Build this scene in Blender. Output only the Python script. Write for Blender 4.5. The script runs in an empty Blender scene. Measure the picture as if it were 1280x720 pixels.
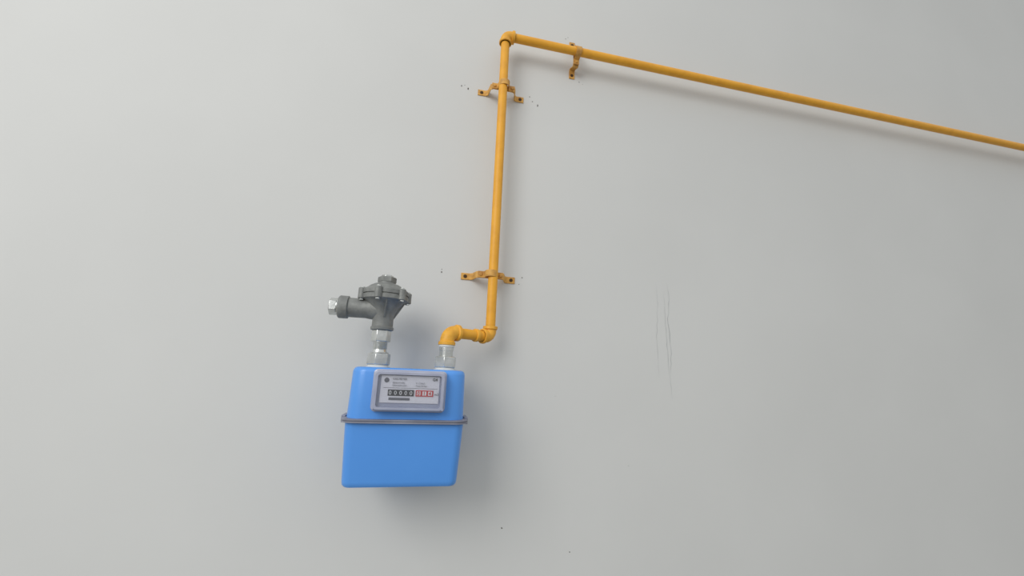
import bpy, math, random
from mathutils import Vector, Matrix
random.seed(4)
ZO = 1.45          # height of the local origin above the floor
S = bpy.context.scene
S.view_settings.view_transform = 'Standard'

# ---------------------------------------------------------------- materials
def srgb(r, g, b):
    f = lambda c: (c/255/12.92) if c/255 <= .04045 else ((c/255+.055)/1.055)**2.4
    return (f(r), f(g), f(b), 1)

def mat(name, col, rough=.5, metal=0., col2=None, nscale=20, bump=0., bscale=200, spec=.5, lo=.4, hi=.65, coat=0., detail=4):
    m = bpy.data.materials.new(name); m.use_nodes = True
    nt = m.node_tree; b = nt.nodes['Principled BSDF']
    b.inputs['Base Color'].default_value = col
    b.inputs['Roughness'].default_value = rough
    b.inputs['Metallic'].default_value = metal
    b.inputs['Specular IOR Level'].default_value = spec
    b.inputs['Coat Weight'].default_value = coat
    tc = nt.nodes.new('ShaderNodeTexCoord')
    if col2:
        n = nt.nodes.new('ShaderNodeTexNoise'); n.inputs['Scale'].default_value = nscale
        n.inputs['Detail'].default_value = detail
        r = nt.nodes.new('ShaderNodeValToRGB')
        r.color_ramp.elements[0].color = col2; r.color_ramp.elements[0].position = lo
        r.color_ramp.elements[1].color = col; r.color_ramp.elements[1].position = hi
        nt.links.new(tc.outputs['Object'], n.inputs['Vector'])
        nt.links.new(n.outputs['Fac'], r.inputs['Fac'])
        nt.links.new(r.outputs['Color'], b.inputs['Base Color'])
    if bump:
        n2 = nt.nodes.new('ShaderNodeTexNoise'); n2.inputs['Scale'].default_value = bscale
        n2.inputs['Detail'].default_value = 3
        bp = nt.nodes.new('ShaderNodeBump'); bp.inputs['Strength'].default_value = bump
        bp.inputs['Distance'].default_value = .002
        nt.links.new(tc.outputs['Object'], n2.inputs['Vector'])
        nt.links.new(n2.outputs['Fac'], bp.inputs['Height'])
        nt.links.new(bp.outputs['Normal'], b.inputs['Normal'])
    return m

M_wall = mat('wall_plaster', srgb(212, 213, 211), .75, col2=srgb(209, 210, 208), nscale=2.2, bump=.08, bscale=35, spec=.25)
M_floor = mat('floor_concrete', srgb(150, 147, 140), .7, col2=srgb(128, 126, 120), nscale=6, bump=.2, bscale=80)
M_pipe = mat('yellow_pipe_paint', srgb(236, 170, 46), .5, col2=srgb(226, 160, 42), nscale=45, bump=.12, bscale=160, lo=.3, hi=.6)
M_fit = mat('yellow_fitting_paint', srgb(236, 174, 56), .5, col2=srgb(216, 154, 46), nscale=70, bump=.2, bscale=220, lo=.3, hi=.6)
M_brk = mat('ochre_bracket_paint', srgb(218, 166, 82), .6, col2=srgb(182, 132, 66), nscale=60, bump=.3, bscale=200, lo=.35, hi=.6)
M_blue = mat('blue_enamel', srgb(88, 156, 234), .36, col2=srgb(82, 150, 230), nscale=5, bump=.04, bscale=150, coat=.12)
M_cast = mat('cast_aluminium', srgb(142, 144, 141), .55, .3, col2=srgb(124, 126, 124), nscale=60, bump=.2, bscale=380)
M_zinc = mat('zinc_plated_steel', srgb(222, 224, 222), .25, .88, col2=srgb(200, 202, 199), nscale=40, bump=.1, bscale=150)
M_flange = mat('flange_grey', srgb(158, 160, 172), .45, .3, col2=srgb(136, 138, 152), nscale=30)
M_wash = mat('white_gasket', srgb(215, 215, 210), .6)
M_cover = mat('clear_cover_plastic', srgb(170, 175, 194), .22, col2=srgb(158, 163, 184), nscale=25, coat=.4)
M_label = mat('label_paper', srgb(226, 224, 230), .5)
M_black = mat('counter_black', srgb(28, 28, 34), .4)
M_red = mat('counter_red', srgb(196, 36, 42), .4)
M_ink = mat('label_ink', srgb(90, 92, 100), .6)
M_white = mat('digit_white', srgb(230, 230, 230), .5)
M_dark = mat('dark_recess', srgb(70, 50, 28), .8)
M_mark = mat('pencil_mark', srgb(110, 106, 100), .9, col2=srgb(70, 66, 62), nscale=200)
M_crack = mat('plaster_crack_shade', srgb(190, 192, 192), .9, col2=srgb(174, 176, 177), nscale=60)
M_glass = bpy.data.materials.new('clear_pane'); M_glass.use_nodes = True
nt = M_glass.node_tree; nt.nodes.clear()
o = nt.nodes.new('ShaderNodeOutputMaterial'); mx = nt.nodes.new('ShaderNodeMixShader')
t = nt.nodes.new('ShaderNodeBsdfTransparent'); g = nt.nodes.new('ShaderNodeBsdfGlossy')
g.inputs['Roughness'].default_value = .08; t.inputs['Color'].default_value = (.95, .96, .98, 1)
mx.inputs[0].default_value = .1
nt.links.new(t.outputs[0], mx.inputs[1]); nt.links.new(g.outputs[0], mx.inputs[2]); nt.links.new(mx.outputs[0], o.inputs[0])

# ---------------------------------------------------------------- builders
TOP = []
def empty(name, loc):
    e = bpy.data.objects.new(name, None); e.location = loc; e.empty_display_size = .05
    S.collection.objects.link(e); TOP.append(e); return e

def obj(name, V, F, m, parent=None, smooth=True, bevel=0, ang=35):
    me = bpy.data.meshes.new(name); me.from_pydata([tuple(v) for v in V], [], F); me.update()
    import bmesh
    bm = bmesh.new(); bm.from_mesh(me); bmesh.ops.recalc_face_normals(bm, faces=bm.faces); bm.to_mesh(me); bm.free()
    me.materials.append(m)
    ob = bpy.data.objects.new(name, me); S.collection.objects.link(ob)
    if smooth:
        for p in me.polygons: p.use_smooth = True
        me.set_sharp_from_angle(angle=math.radians(ang))
    if bevel:
        b = ob.modifiers.new('bevel', 'BEVEL'); b.width = bevel; b.segments = 2; b.limit_method = 'ANGLE'
    if parent:
        ob.parent = parent; ob.matrix_parent_inverse = Matrix.Translation(-parent.location)
    else: TOP.append(ob)
    return ob

def loftVF(rings, cap=True):
    n = len(rings[0]); V = [p for r in rings for p in r]; F = []
    for i in range(len(rings)-1):
        for j in range(n):
            k = (j+1) % n
            F.append((i*n+j, i*n+k, (i+1)*n+k, (i+1)*n+j))
    if cap: F.append(tuple(range(n))); F.append(tuple(range((len(rings)-1)*n, len(rings)*n)))
    return V, F

def rrect(hw, hh, r, n=8):
    P = []
    for cx, cy, a0 in ((hw-r, hh-r, 0), (-hw+r, hh-r, 90), (-hw+r, -hh+r, 180), (hw-r, -hh+r, 270)):
        for i in range(n+1):
            a = math.radians(a0+90*i/n); P.append((cx+r*math.cos(a), cy+r*math.sin(a)))
    return P

def lathe(name, c, axis, prof, m, parent, n=40, rot=0, bevel=0, ang=35):
    c = Vector(c); ax = Vector(axis).normalized()
    u = ax.orthogonal().normalized()
    if abs(ax.z) > .9: u = Vector((1, 0, 0))
    v = ax.cross(u)
    rings = [[c+ax*t+(u*math.cos(rot+2*math.pi*i/n)+v*math.sin(rot+2*math.pi*i/n))*r for i in range(n)] for r, t in prof]
    V, F = loftVF(rings)
    return obj(name, V, F, m, parent, True, bevel, ang)

def hexnut(name, c, axis, r, h, m, parent, rot=0.3):
    ch = r*.1
    return lathe(name, c, axis, [(r-ch, 0), (r, ch*.7), (r, h-ch*.7), (r-ch, h)], m, parent, 6, rot, .0006, 20)

def tube(name, path, rad, m, parent, n=28):
    P = [Vector(p) for p in path]; R = rad if isinstance(rad, list) else [rad]*len(P)
    T = []
    for i in range(len(P)):
        a = P[max(i-1, 0)]; b = P[min(i+1, len(P)-1)]; T.append((b-a).normalized())
    u = T[0].orthogonal().normalized(); rings = []
    for i, p in enumerate(P):
        u = (u-T[i]*u.dot(T[i])).normalized(); v = T[i].cross(u)
        rings.append([p+(u*math.cos(2*math.pi*k/n)+v*math.sin(2*math.pi*k/n))*R[i] for k in range(n)])
    V, F = loftVF(rings); return obj(name, V, F, m, parent, True, 0, 50)

def threads(name, c, axis, r, L, m, parent, pitch=.0018):
    prof = []; k = int(L/pitch)
    for i in range(k): prof += [(r, i*pitch), (r-.0009, (i+.5)*pitch)]
    prof.append((r, k*pitch))
    return lathe(name, c, axis, prof, m, parent, 32, 0, 0, 80)

def elbow(name, corner, d1, d2, br, r, m, parent, leg=.008):
    """fitting: legs leave the corner along d1 and d2"""
    C = Vector(corner); a = Vector(d1).normalized(); b = Vector(d2).normalized()
    p0 = C+a*(br+leg); p3 = C+b*(br+leg); path = [p0]
    ctr = C+a*br+b*br
    for i in range(13):
        t = i/12*math.pi/2
        path.append(ctr-b*br*math.cos(t)-a*br*math.sin(t))
    path.append(p3)
    tube(name, path, r, m, parent)
    for i, (p, d) in enumerate(((p0, -a), (p3, -b))):
        lathe(name+'_collar_%d' % (i+1), p, d, [(r+.0004, 0), (r+.0026, .0008), (r+.0026, .0062), (r, .008)], m, parent)
    return p0, p3

def box(name, x0, x1, y0, y1, z0, z1, m, parent=None, bevel=0):
    V = [(x, y, z) for x in (x0, x1) for y in (y0, y1) for z in (z0, z1)]
    F = [(0, 1, 3, 2), (4, 6, 7, 5), (0, 4, 5, 1), (2, 3, 7, 6), (0, 2, 6, 4), (1, 5, 7, 3)]
    return obj(name, V, F, m, parent, False, bevel)

# ---------------------------------------------------------------- room
box('wall_back', -2.2, 4.0, 0, .2, -ZO, 2.2, M_wall)
box('floor', -2.2, 4.0, -3.6, .2, -ZO-.1, -ZO, M_floor)

# ---------------------------------------------------------------- gas pipe
PX, PY, R = .1345, -.047, .0106
PZ = .841
gp = empty('gas_pipe', (PX, PY, .45))
BZ = .072
e1 = elbow('top_elbow', (PX, PY, PZ-.004), (0, 0, -1), (1, 0, 0), .013, .0132, M_fit, gp, .010)
tube('riser', [(PX, PY, BZ+.02), (PX, PY, PZ-.02)], R, M_pipe, gp)
tube('horizontal_run', [(PX+.02, PY, PZ-.004), (3.95, PY, PZ-.004)], R, M_pipe, gp)
OX, OY = .041, -.105
d = Vector((PX-OX, PY-OY, 0)).normalized()
elbow('lower_elbow', (PX, PY, BZ), (0, 0, 1), -d, .014, .0132, M_fit, gp, .009)
elbow('outlet_elbow', (OX, OY, BZ), (0, 0, -1), d, .018, .0140, M_fit, gp, .008)
tube('nipple', [Vector((OX, OY, BZ))+d*.024, Vector((PX, PY, BZ))-d*.02], .0108, M_pipe, gp)
lathe('nipple_bead', Vector((PX, PY, BZ))-d*.043, d, [(.011, 0), (.0135, .001), (.0135, .007), (.011, .008)], M_fit, gp)

# ---------------------------------------------------------------- brackets
def bracket(cx, cz, half, vertical=False, shift=0.):
    """omega clamp. Runs along X (or along Z when vertical) across a pipe at PY"""
    e = empty('pipe_bracket', (cx, 0, cz))
    w = .0078
    def strip(name, pts, w, th=.0022):
        V = []; n = len(pts); P = [Vector((p[0], p[1])) for p in pts]
        N = []
        for i in range(n):
            t = (P[min(i+1, n-1)]-P[max(i-1, 0)]).normalized(); N.append(Vector((t.y, -t.x)))
        rings = []
        for p, nn in zip(P, N):
            q = p+nn*th
            r = [(p.x, p.y, -w), (q.x, q.y, -w), (q.x, q.y, w), (p.x, p.y, w)]
            rings.append([(cx+a, y, cz+z) if not vertical else (cx+z, y, cz+a) for a, y, z in r])
        V, F = loftVF(rings); return obj(name, V, F, M_brk, e, True, .0005, 40)
    s = shift
    strip('base_strap', [(-half+s, -.0002), (-half+.02+s, -.0002), (-half+.027+s, -.006), (-.030, -.0285), (-.024, -.0325), (.024, -.0325),
          (.030, -.0285), (half-.027+s, -.006), (half-.02+s, -.0002), (half+s, -.0002)], w)
    arc = [(-.029, -.0347), (-.0155, -.0347), (-.0125, -.038)]
    for i in range(15):
        a = math.pi-math.pi*i/14
        arc.append((.0112*math.cos(a), PY-.0112*math.sin(a)))
    arc += [(.0125, -.038), (.0155, -.0347), (.029, -.0347)]
    strip('clamp_strap', arc, w*.95)
    def pos(a): return (cx+a, cz) if not vertical else (cx, cz+a)
    for i, a in enumerate((-half+.0095+s, half-.0095+s)):
        x, z = pos(a)
        lathe('anchor_hole_%d' % (i+1), (x, -.0022, z), (0, -1, 0), [(.0042, 0), (.0042, .001), (.003, .0014)], M_dark, e, 16)
    for i, a in enumerate((-.0225, .0225)):
        x, z = pos(a)
        lathe('clamp_screw_%d' % (i+1), (x, -.0365, z), (0, -1, 0), [(.0042, 0), (.0042, .0015), (.0025, .003)], M_brk, e, 16)
    return e
bracket(PX+.003, .697, .060)
bracket(PX-.004, .2116, .0635)
bracket(.330, PZ-.004, .058, True, .012)

# ---------------------------------------------------------------- gas meter
MX, MY = -.0215, -.110
gm = empty('gas_meter', (MX, MY, -.1))
def bodyrings(spec):
    return [[(MX+x, MY+y, z) for x, y in rrect(hw, hd, r)] for hw, hd, r, z in spec]
V, F = loftVF(bodyrings([(.0985, .066, .026, -.086), (.0980, .0655, .026, -.06), (.0970, .0645, .025, -.010), (.0962, .0637, .025, -.006), (.094, .0615, .024, -.0030), (.090, .0575, .022, -.0015)]))
obj('upper_case', V, F, M_blue, gm, ang=40)
V, F = loftVF(bodyrings([(.0985, .066, .016, -.092), (.0965, .065, .016, -.13), (.0932, .0637, .015, -.184), (.0924, .063, .014, -.189), (.0902, .0607, .013, -.1922), (.0865, .057, .012, -.193)]))
obj('lower_case', V, F, M_blue, gm, ang=40)
V, F = loftVF(bodyrings([(.104, .0715, .024, -.0922), (.1052, .073, .024, -.0918), (.1052, .073, .024, -.0894), (.104, .0715, .024, -.089), (.104, .0715, .024, -.0885), (.1052, .073, .024, -.088), (.1052, .073, .024, -.0860), (.104, .0715, .024, -.0855)]))
obj('seam_flange', V, F, M_flange, gm, ang=30)
box('flange_clip', .079, .0860, -.150, -.112, -.0950, -.083, M_flange, gm, .001)
box('flange_clip_far', -.1290, -.122, -.150, -.112, -.0950, -.083, M_flange, gm, .001)
# ports + unions
for nm, px in (('inlet', -.083), ('outlet', OX)):
    lathe(nm+'_port', (px, OY, -.004), (0, 0, 1), [(.021, 0), (.021, .0035), (.0185, .0045), (.0185, .0065)], M_wash, gm)
    hexnut(nm+'_union_nut', (px, OY, .0025), (0, 0, 1), .0215, .0215, M_zinc, gm, .35)
lathe('outlet_union_tail', (OX, OY, .023), (0, 0, 1), [(.0165, 0), (.0165, .0015), (.0128, .002), (.0128, .012), (.0135, .0125), (.0135, .021), (.011, .024)], M_zinc, gm)
lathe('outlet_seal', (OX, OY, .042), (0, 0, 1), [(.0145, 0), (.0152, .001), (.0148, .0048)], M_wash, gm)
# index window
WX, WZ = -.0195, -.0385
def wring(hw, hh, r, y): return [(WX+x, y, WZ+z) for x, z in rrect(hw, hh, r, 6)]
V, F = loftVF([wring(.061, .0345, .007, -.165), wring(.061, .0345, .007, -.180), wring(.0595, .033, .007, -.181), wring(.0585, .0322, .007, -.193), wring(.0565, .030, .006, -.196), wring(.052, .0265, .004, -.196), wring(.051, .0255, .004, -.189)])
obj('index_cover', V, F, M_cover, gm, ang=30)
box('index_label', -.0665, .0295, -.1905, -.188, -.0580, -.0135, M_label, gm, .0004)
V, F = loftVF([wring(.0515, .026, .004, -.1945), wring(.0515, .026, .004, -.1955)])
obj('clear_pane', V, F, M_glass, gm)
box('counter_black', -.054, -.012, -.1915, -.190, -.0465, -.0365, M_black, gm)
box('counter_red', -.009, .020, -.1915, -.190, -.0465, -.0365, M_red, gm)
box('barcode', -.052, -.018, -.1910, -.190, -.0535, -.0495, M_ink, gm)
box('label_rule', -.0620, .0270, -.1909, -.190, -.0340, -.0335, M_ink, gm)
def text(name, s, x, z, size, m, bold=0):
    c = bpy.data.curves.new(name, 'FONT'); c.body = s; c.size = size; c.extrude = .0001; c.offset = bold
    c.materials.append(m)
    ob = bpy.data.objects.new(name, c); S.collection.objects.link(ob)
    ob.rotation_euler = (math.pi/2, 0, 0); ob.location = (x, -.1919, z)
    ob.parent = gm; ob.matrix_parent_inverse = Matrix.Translation(-gm.location)
for i in range(5): text('digit_%d' % (i+1), '0', -.0525+i*.0084, -.0446, .009, M_white)
for i in range(3):
    box('digit_plate_%d' % (i+1), -.0072+i*.0094, -.0010+i*.0094, -.1917, -.190, -.0448, -.0382, M_white, gm)
    text('decimal_%d' % (i+1), str((0, 1, 4)[i]), -.0063+i*.0094, -.0442, .008, M_red, .0002)
text('unit', 'm3', .0215, -.0445, .006, M_ink)
text('class_text', 'G4', .0175, -.0205, .0065, M_black, .0001)
text('line_1', 'GAS METER', -.048, -.0205, .0045, M_ink)
text('line_2', 'Qmax 6 m3/h', -.048, -.0262, .0035, M_ink)
text('line_3', 'Qmin 0.04 m3/h', -.048, -.0306, .0035, M_ink)
text('line_4', 'V 1.2 dm3', -.010, -.0262, .0035, M_ink)
text('line_5', 'Pmax 0.5 bar', -.010, -.0306, .0035, M_ink)
lathe('stamp', (-.0575, -.1905, -.0215), (0, -1, 0), [(.004, 0), (.004, .0007)], M_ink, gm, 20)
for i, sx in enumerate((-.056, .056)):
    lathe('cover_screw_%d' % (i+1), (WX+sx, -.1905, WZ-.0285), (0, -1, 0), [(.0026, 0), (.0026, .0045), (.0018, .006)], M_cover, gm, 16)

# ---------------------------------------------------------------- regulator
rx, ry = -.083, OY
gr = empty('gas_pressure_regulator', (rx, ry, .1))
hexnut('lower_union_neck', (rx, ry, .0455), (0, 0, 1), .0178, .0225, M_zinc, gr, .15)
lathe('union_tail', (rx, ry, .0242), (0, 0, 1), [(.0165, 0), (.0165, .002), (.013, .0025), (.0118, .008), (.0125, .009), (.0125, .0225)], M_zinc, gr)
threads('union_threads', (rx, ry, .032), (0, 0, 1), .0132, .013, M_zinc, gr)
lathe('cast_body', (rx, ry, 0), (0, 0, 1), [(.018, .067), (.021, .068), (.0215, .072), (.0195, .0745), (.0192, .088), (.0205, .096), (.0245, .106),
      (.030, .114), (.035, .120), (.0405, .1235), (.0435, .125), (.0435, .1325), (.0425, .1332)], M_cast, gr, 48)
lathe('bonnet', (rx, ry, 0), (0, 0, 1), [(.0415, .1325), (.0415, .1345), (.0435, .135), (.0435, .142), (.041, .1445), (.035, .1475), (.030, .152), (.024, .1555), (.019, .157), (.0165, .158), (.0165, .160)], M_cast, gr, 48)
for i in range(6):
    a = math.radians(18+60*i); c = Vector((rx+.0435*math.cos(a), ry+.0435*math.sin(a), 0))
    lathe('bolt_lug_%d' % (i+1), c+Vector((0, 0, .1235)), (0, 0, 1), [(.0062, 0), (.007, .001), (.007, .0195), (.0062, .0205)], M_cast, gr, 20)
    hexnut('bolt_%d' % (i+1), c+Vector((0, 0, .1438)), (0, 0, 1), .0042, .003, M_zinc, gr)
    hexnut('bolt_nut_%d' % (i+1), c+Vector((0, 0, .1205)), (0, 0, 1), .0042, .0032, M_zinc, gr)
hexnut('adjuster_cap', (rx, ry, .1595), (0, 0, 1), .0178, .0115, M_cast, gr, .0)
hexnut('adjuster_plug', (rx, ry, .1665), (0, 0, 1), .0118, .0085, M_zinc, gr, .25)
lathe('inlet_branch', (rx-.008, ry, .107), (-1, 0, 0), [(.021, 0), (.0195, .018), (.0185, .025), (.0185, .055), (.0215, .057), (.0215, .072), (.0195, .074)], M_cast, gr, 40)
lathe('side_boss', (rx-.028, ry, .121), (0, 0, 1), [(.010, -.012), (.010, .004)], M_cast, gr, 24)
lathe('inlet_plug_thread', (rx-.081, ry, .107), (-1, 0, 0), [(.015, 0), (.015, .004)], M_zinc, gr)
hexnut('inlet_plug', (rx-.084, ry, .107), (-1, 0, 0), .0165, .014, M_zinc, gr)
for k in range(3):   # stiffening ribs on the cone
    a = math.radians(-80+k*85)
    ca, sa = math.cos(a), math.sin(a); t = .0016
    prof = [(.017, .090), (.0205, .091), (.040, .1245), (.017, .1245)]
    V = []
    for s_ in (-t, t):
        for r_, z_ in prof: V.append((rx+r_*ca-s_*sa, ry+r_*sa+s_*ca, z_))
    obj('rib_%d' % (k+1), V, [(0, 1, 2, 3), (7, 6, 5, 4), (0, 4, 5, 1), (1, 5, 6, 2), (2, 6, 7, 3), (3, 7, 4, 0)], M_cast, gr, False, .0005)

# ---------------------------------------------------------------- wall marks & cracks
def blob(V, F, x, z, w, h):
    n = 9; b = len(V)
    for i in range(n):
        a = 2*math.pi*i/n; r = random.uniform(.6, 1.1)
        V.append((x+w*r*math.cos(a), -.0004, z+h*r*math.sin(a)))
    F.append(tuple(range(b, b+n)))
V, F = [], []
for x, z, w, h in ((.035, .708, .0018, .0026), (.052, .703, .0022, .0034), (.043, .711, .001, .001), (.2366, .6907, .0016, .0044), (.222, .699, .0018, .0014),
                   (.214, .712, .0015, .002), (.0224, .217, .0018, .0024), (.0224, .2235, .0007, .002), (.212, .221, .0018, .0014), (.205, .204, .001, .001),
                   (.188, -.32, .0022, .0017), (.3388, -.3717, .0018, .0014), (.352, .786, .002, .0013), (.362, .781, .001, .001), (.311, .916, .0012, .002),
                   (.318, .922, .001, .001), (.3, -.05, .0007, .0007), (.45, .35, .0007, .0007), (.48, -.2, .0009, .0007)):
    blob(V, F, x, z, w, h)
mk = obj('wall_pencil_marks', V, F, M_mark, None, False)
V, F = [], []
def crack(pts, w):
    P = []
    for (x0, z0), (x1, z1) in zip(pts, pts[1:]):
        n = max(2, int(abs(z1-z0)/.012))
        for i in range(n): t = i/n; P.append((x0+(x1-x0)*t+random.uniform(-.0014, .0014), z0+(z1-z0)*t))
    P.append(pts[-1]); b = len(V)
    for i, (x, z) in enumerate(P):
        ww = w*random.uniform(.25, 1)*math.sin(math.pi*(i+.6)/(len(P)+.4))
        V.append((x-ww, -.0004, z)); V.append((x+ww, -.0004, z))
    for i in range(len(P)-1): F.append((b+2*i, b+2*i+1, b+2*i+3, b+2*i+2))
crack([(.566, .24), (.568, .17), (.562, .09), (.566, .0)], .0005)
crack([(.597, .24), (.602, .20), (.596, .15), (.601, .06), (.597, -.0)], .0011)
crack([(.586, .22), (.589, .12), (.592, .04), (.600, -.05)], .0007)
obj('wall_crack_lines', V, F, M_crack, None, False)

# raise everything to real height
for t_ in TOP: t_.location.z += ZO

# ---------------------------------------------------------------- camera
cam = bpy.data.cameras.new('camera'); cam.sensor_width = 36; cam.lens = 498/1280*36; cam.clip_start = .01
co = bpy.data.objects.new('camera', cam); S.collection.objects.link(co); S.camera = co
fw = Vector((.2005, .9577, .2063)).normalized()
rt = Vector((.976, -.2133, .0414)); rt = (rt-fw*rt.dot(fw)).normalized(); up = rt.cross(fw)
m3 = Matrix((rt, up, -fw)).transposed()
co.matrix_world = Matrix.Translation((0, -.9, ZO)) @ m3.to_4x4()

# ---------------------------------------------------------------- light
w = bpy.data.worlds.new('world'); S.world = w; w.use_nodes = True
nt = w.node_tree; bg = nt.nodes['Background']; bg.inputs['Strength'].default_value = .84
tc = nt.nodes.new('ShaderNodeTexCoord'); sp = nt.nodes.new('ShaderNodeSeparateXYZ'); rp = nt.nodes.new('ShaderNodeValToRGB')
mr = nt.nodes.new('ShaderNodeMapRange'); mr.inputs['From Min'].default_value = -1; mr.inputs['From Max'].default_value = 1
rp.color_ramp.elements[0].color = (.35, .35, .34, 1); rp.color_ramp.elements[0].position = .35
rp.color_ramp.elements[1].color = (.95, .97, .985, 1); rp.color_ramp.elements[1].position = .75
nt.links.new(tc.outputs['Generated'], sp.inputs[0]); nt.links.new(sp.outputs['Z'], mr.inputs['Value'])
nt.links.new(mr.outputs[0], rp.inputs[0]); nt.links.new(rp.outputs[0], bg.inputs['Color'])
def area(name, loc, target, size, power, col):
    l = bpy.data.lights.new(name, 'AREA'); l.shape = 'RECTANGLE'; l.size, l.size_y = size; l.energy = power; l.color = col
    ob = bpy.data.objects.new(name, l); ob.location = loc; S.collection.objects.link(ob)
    ob.rotation_euler = (Vector(target)-Vector(loc)).to_track_quat('-Z', 'Y').to_euler()
area('window_daylight', (-1.9, -2.5, ZO+1.5), (.5, 0, ZO+.1), (1.8, 1.8), 56, (1, .985, .965))
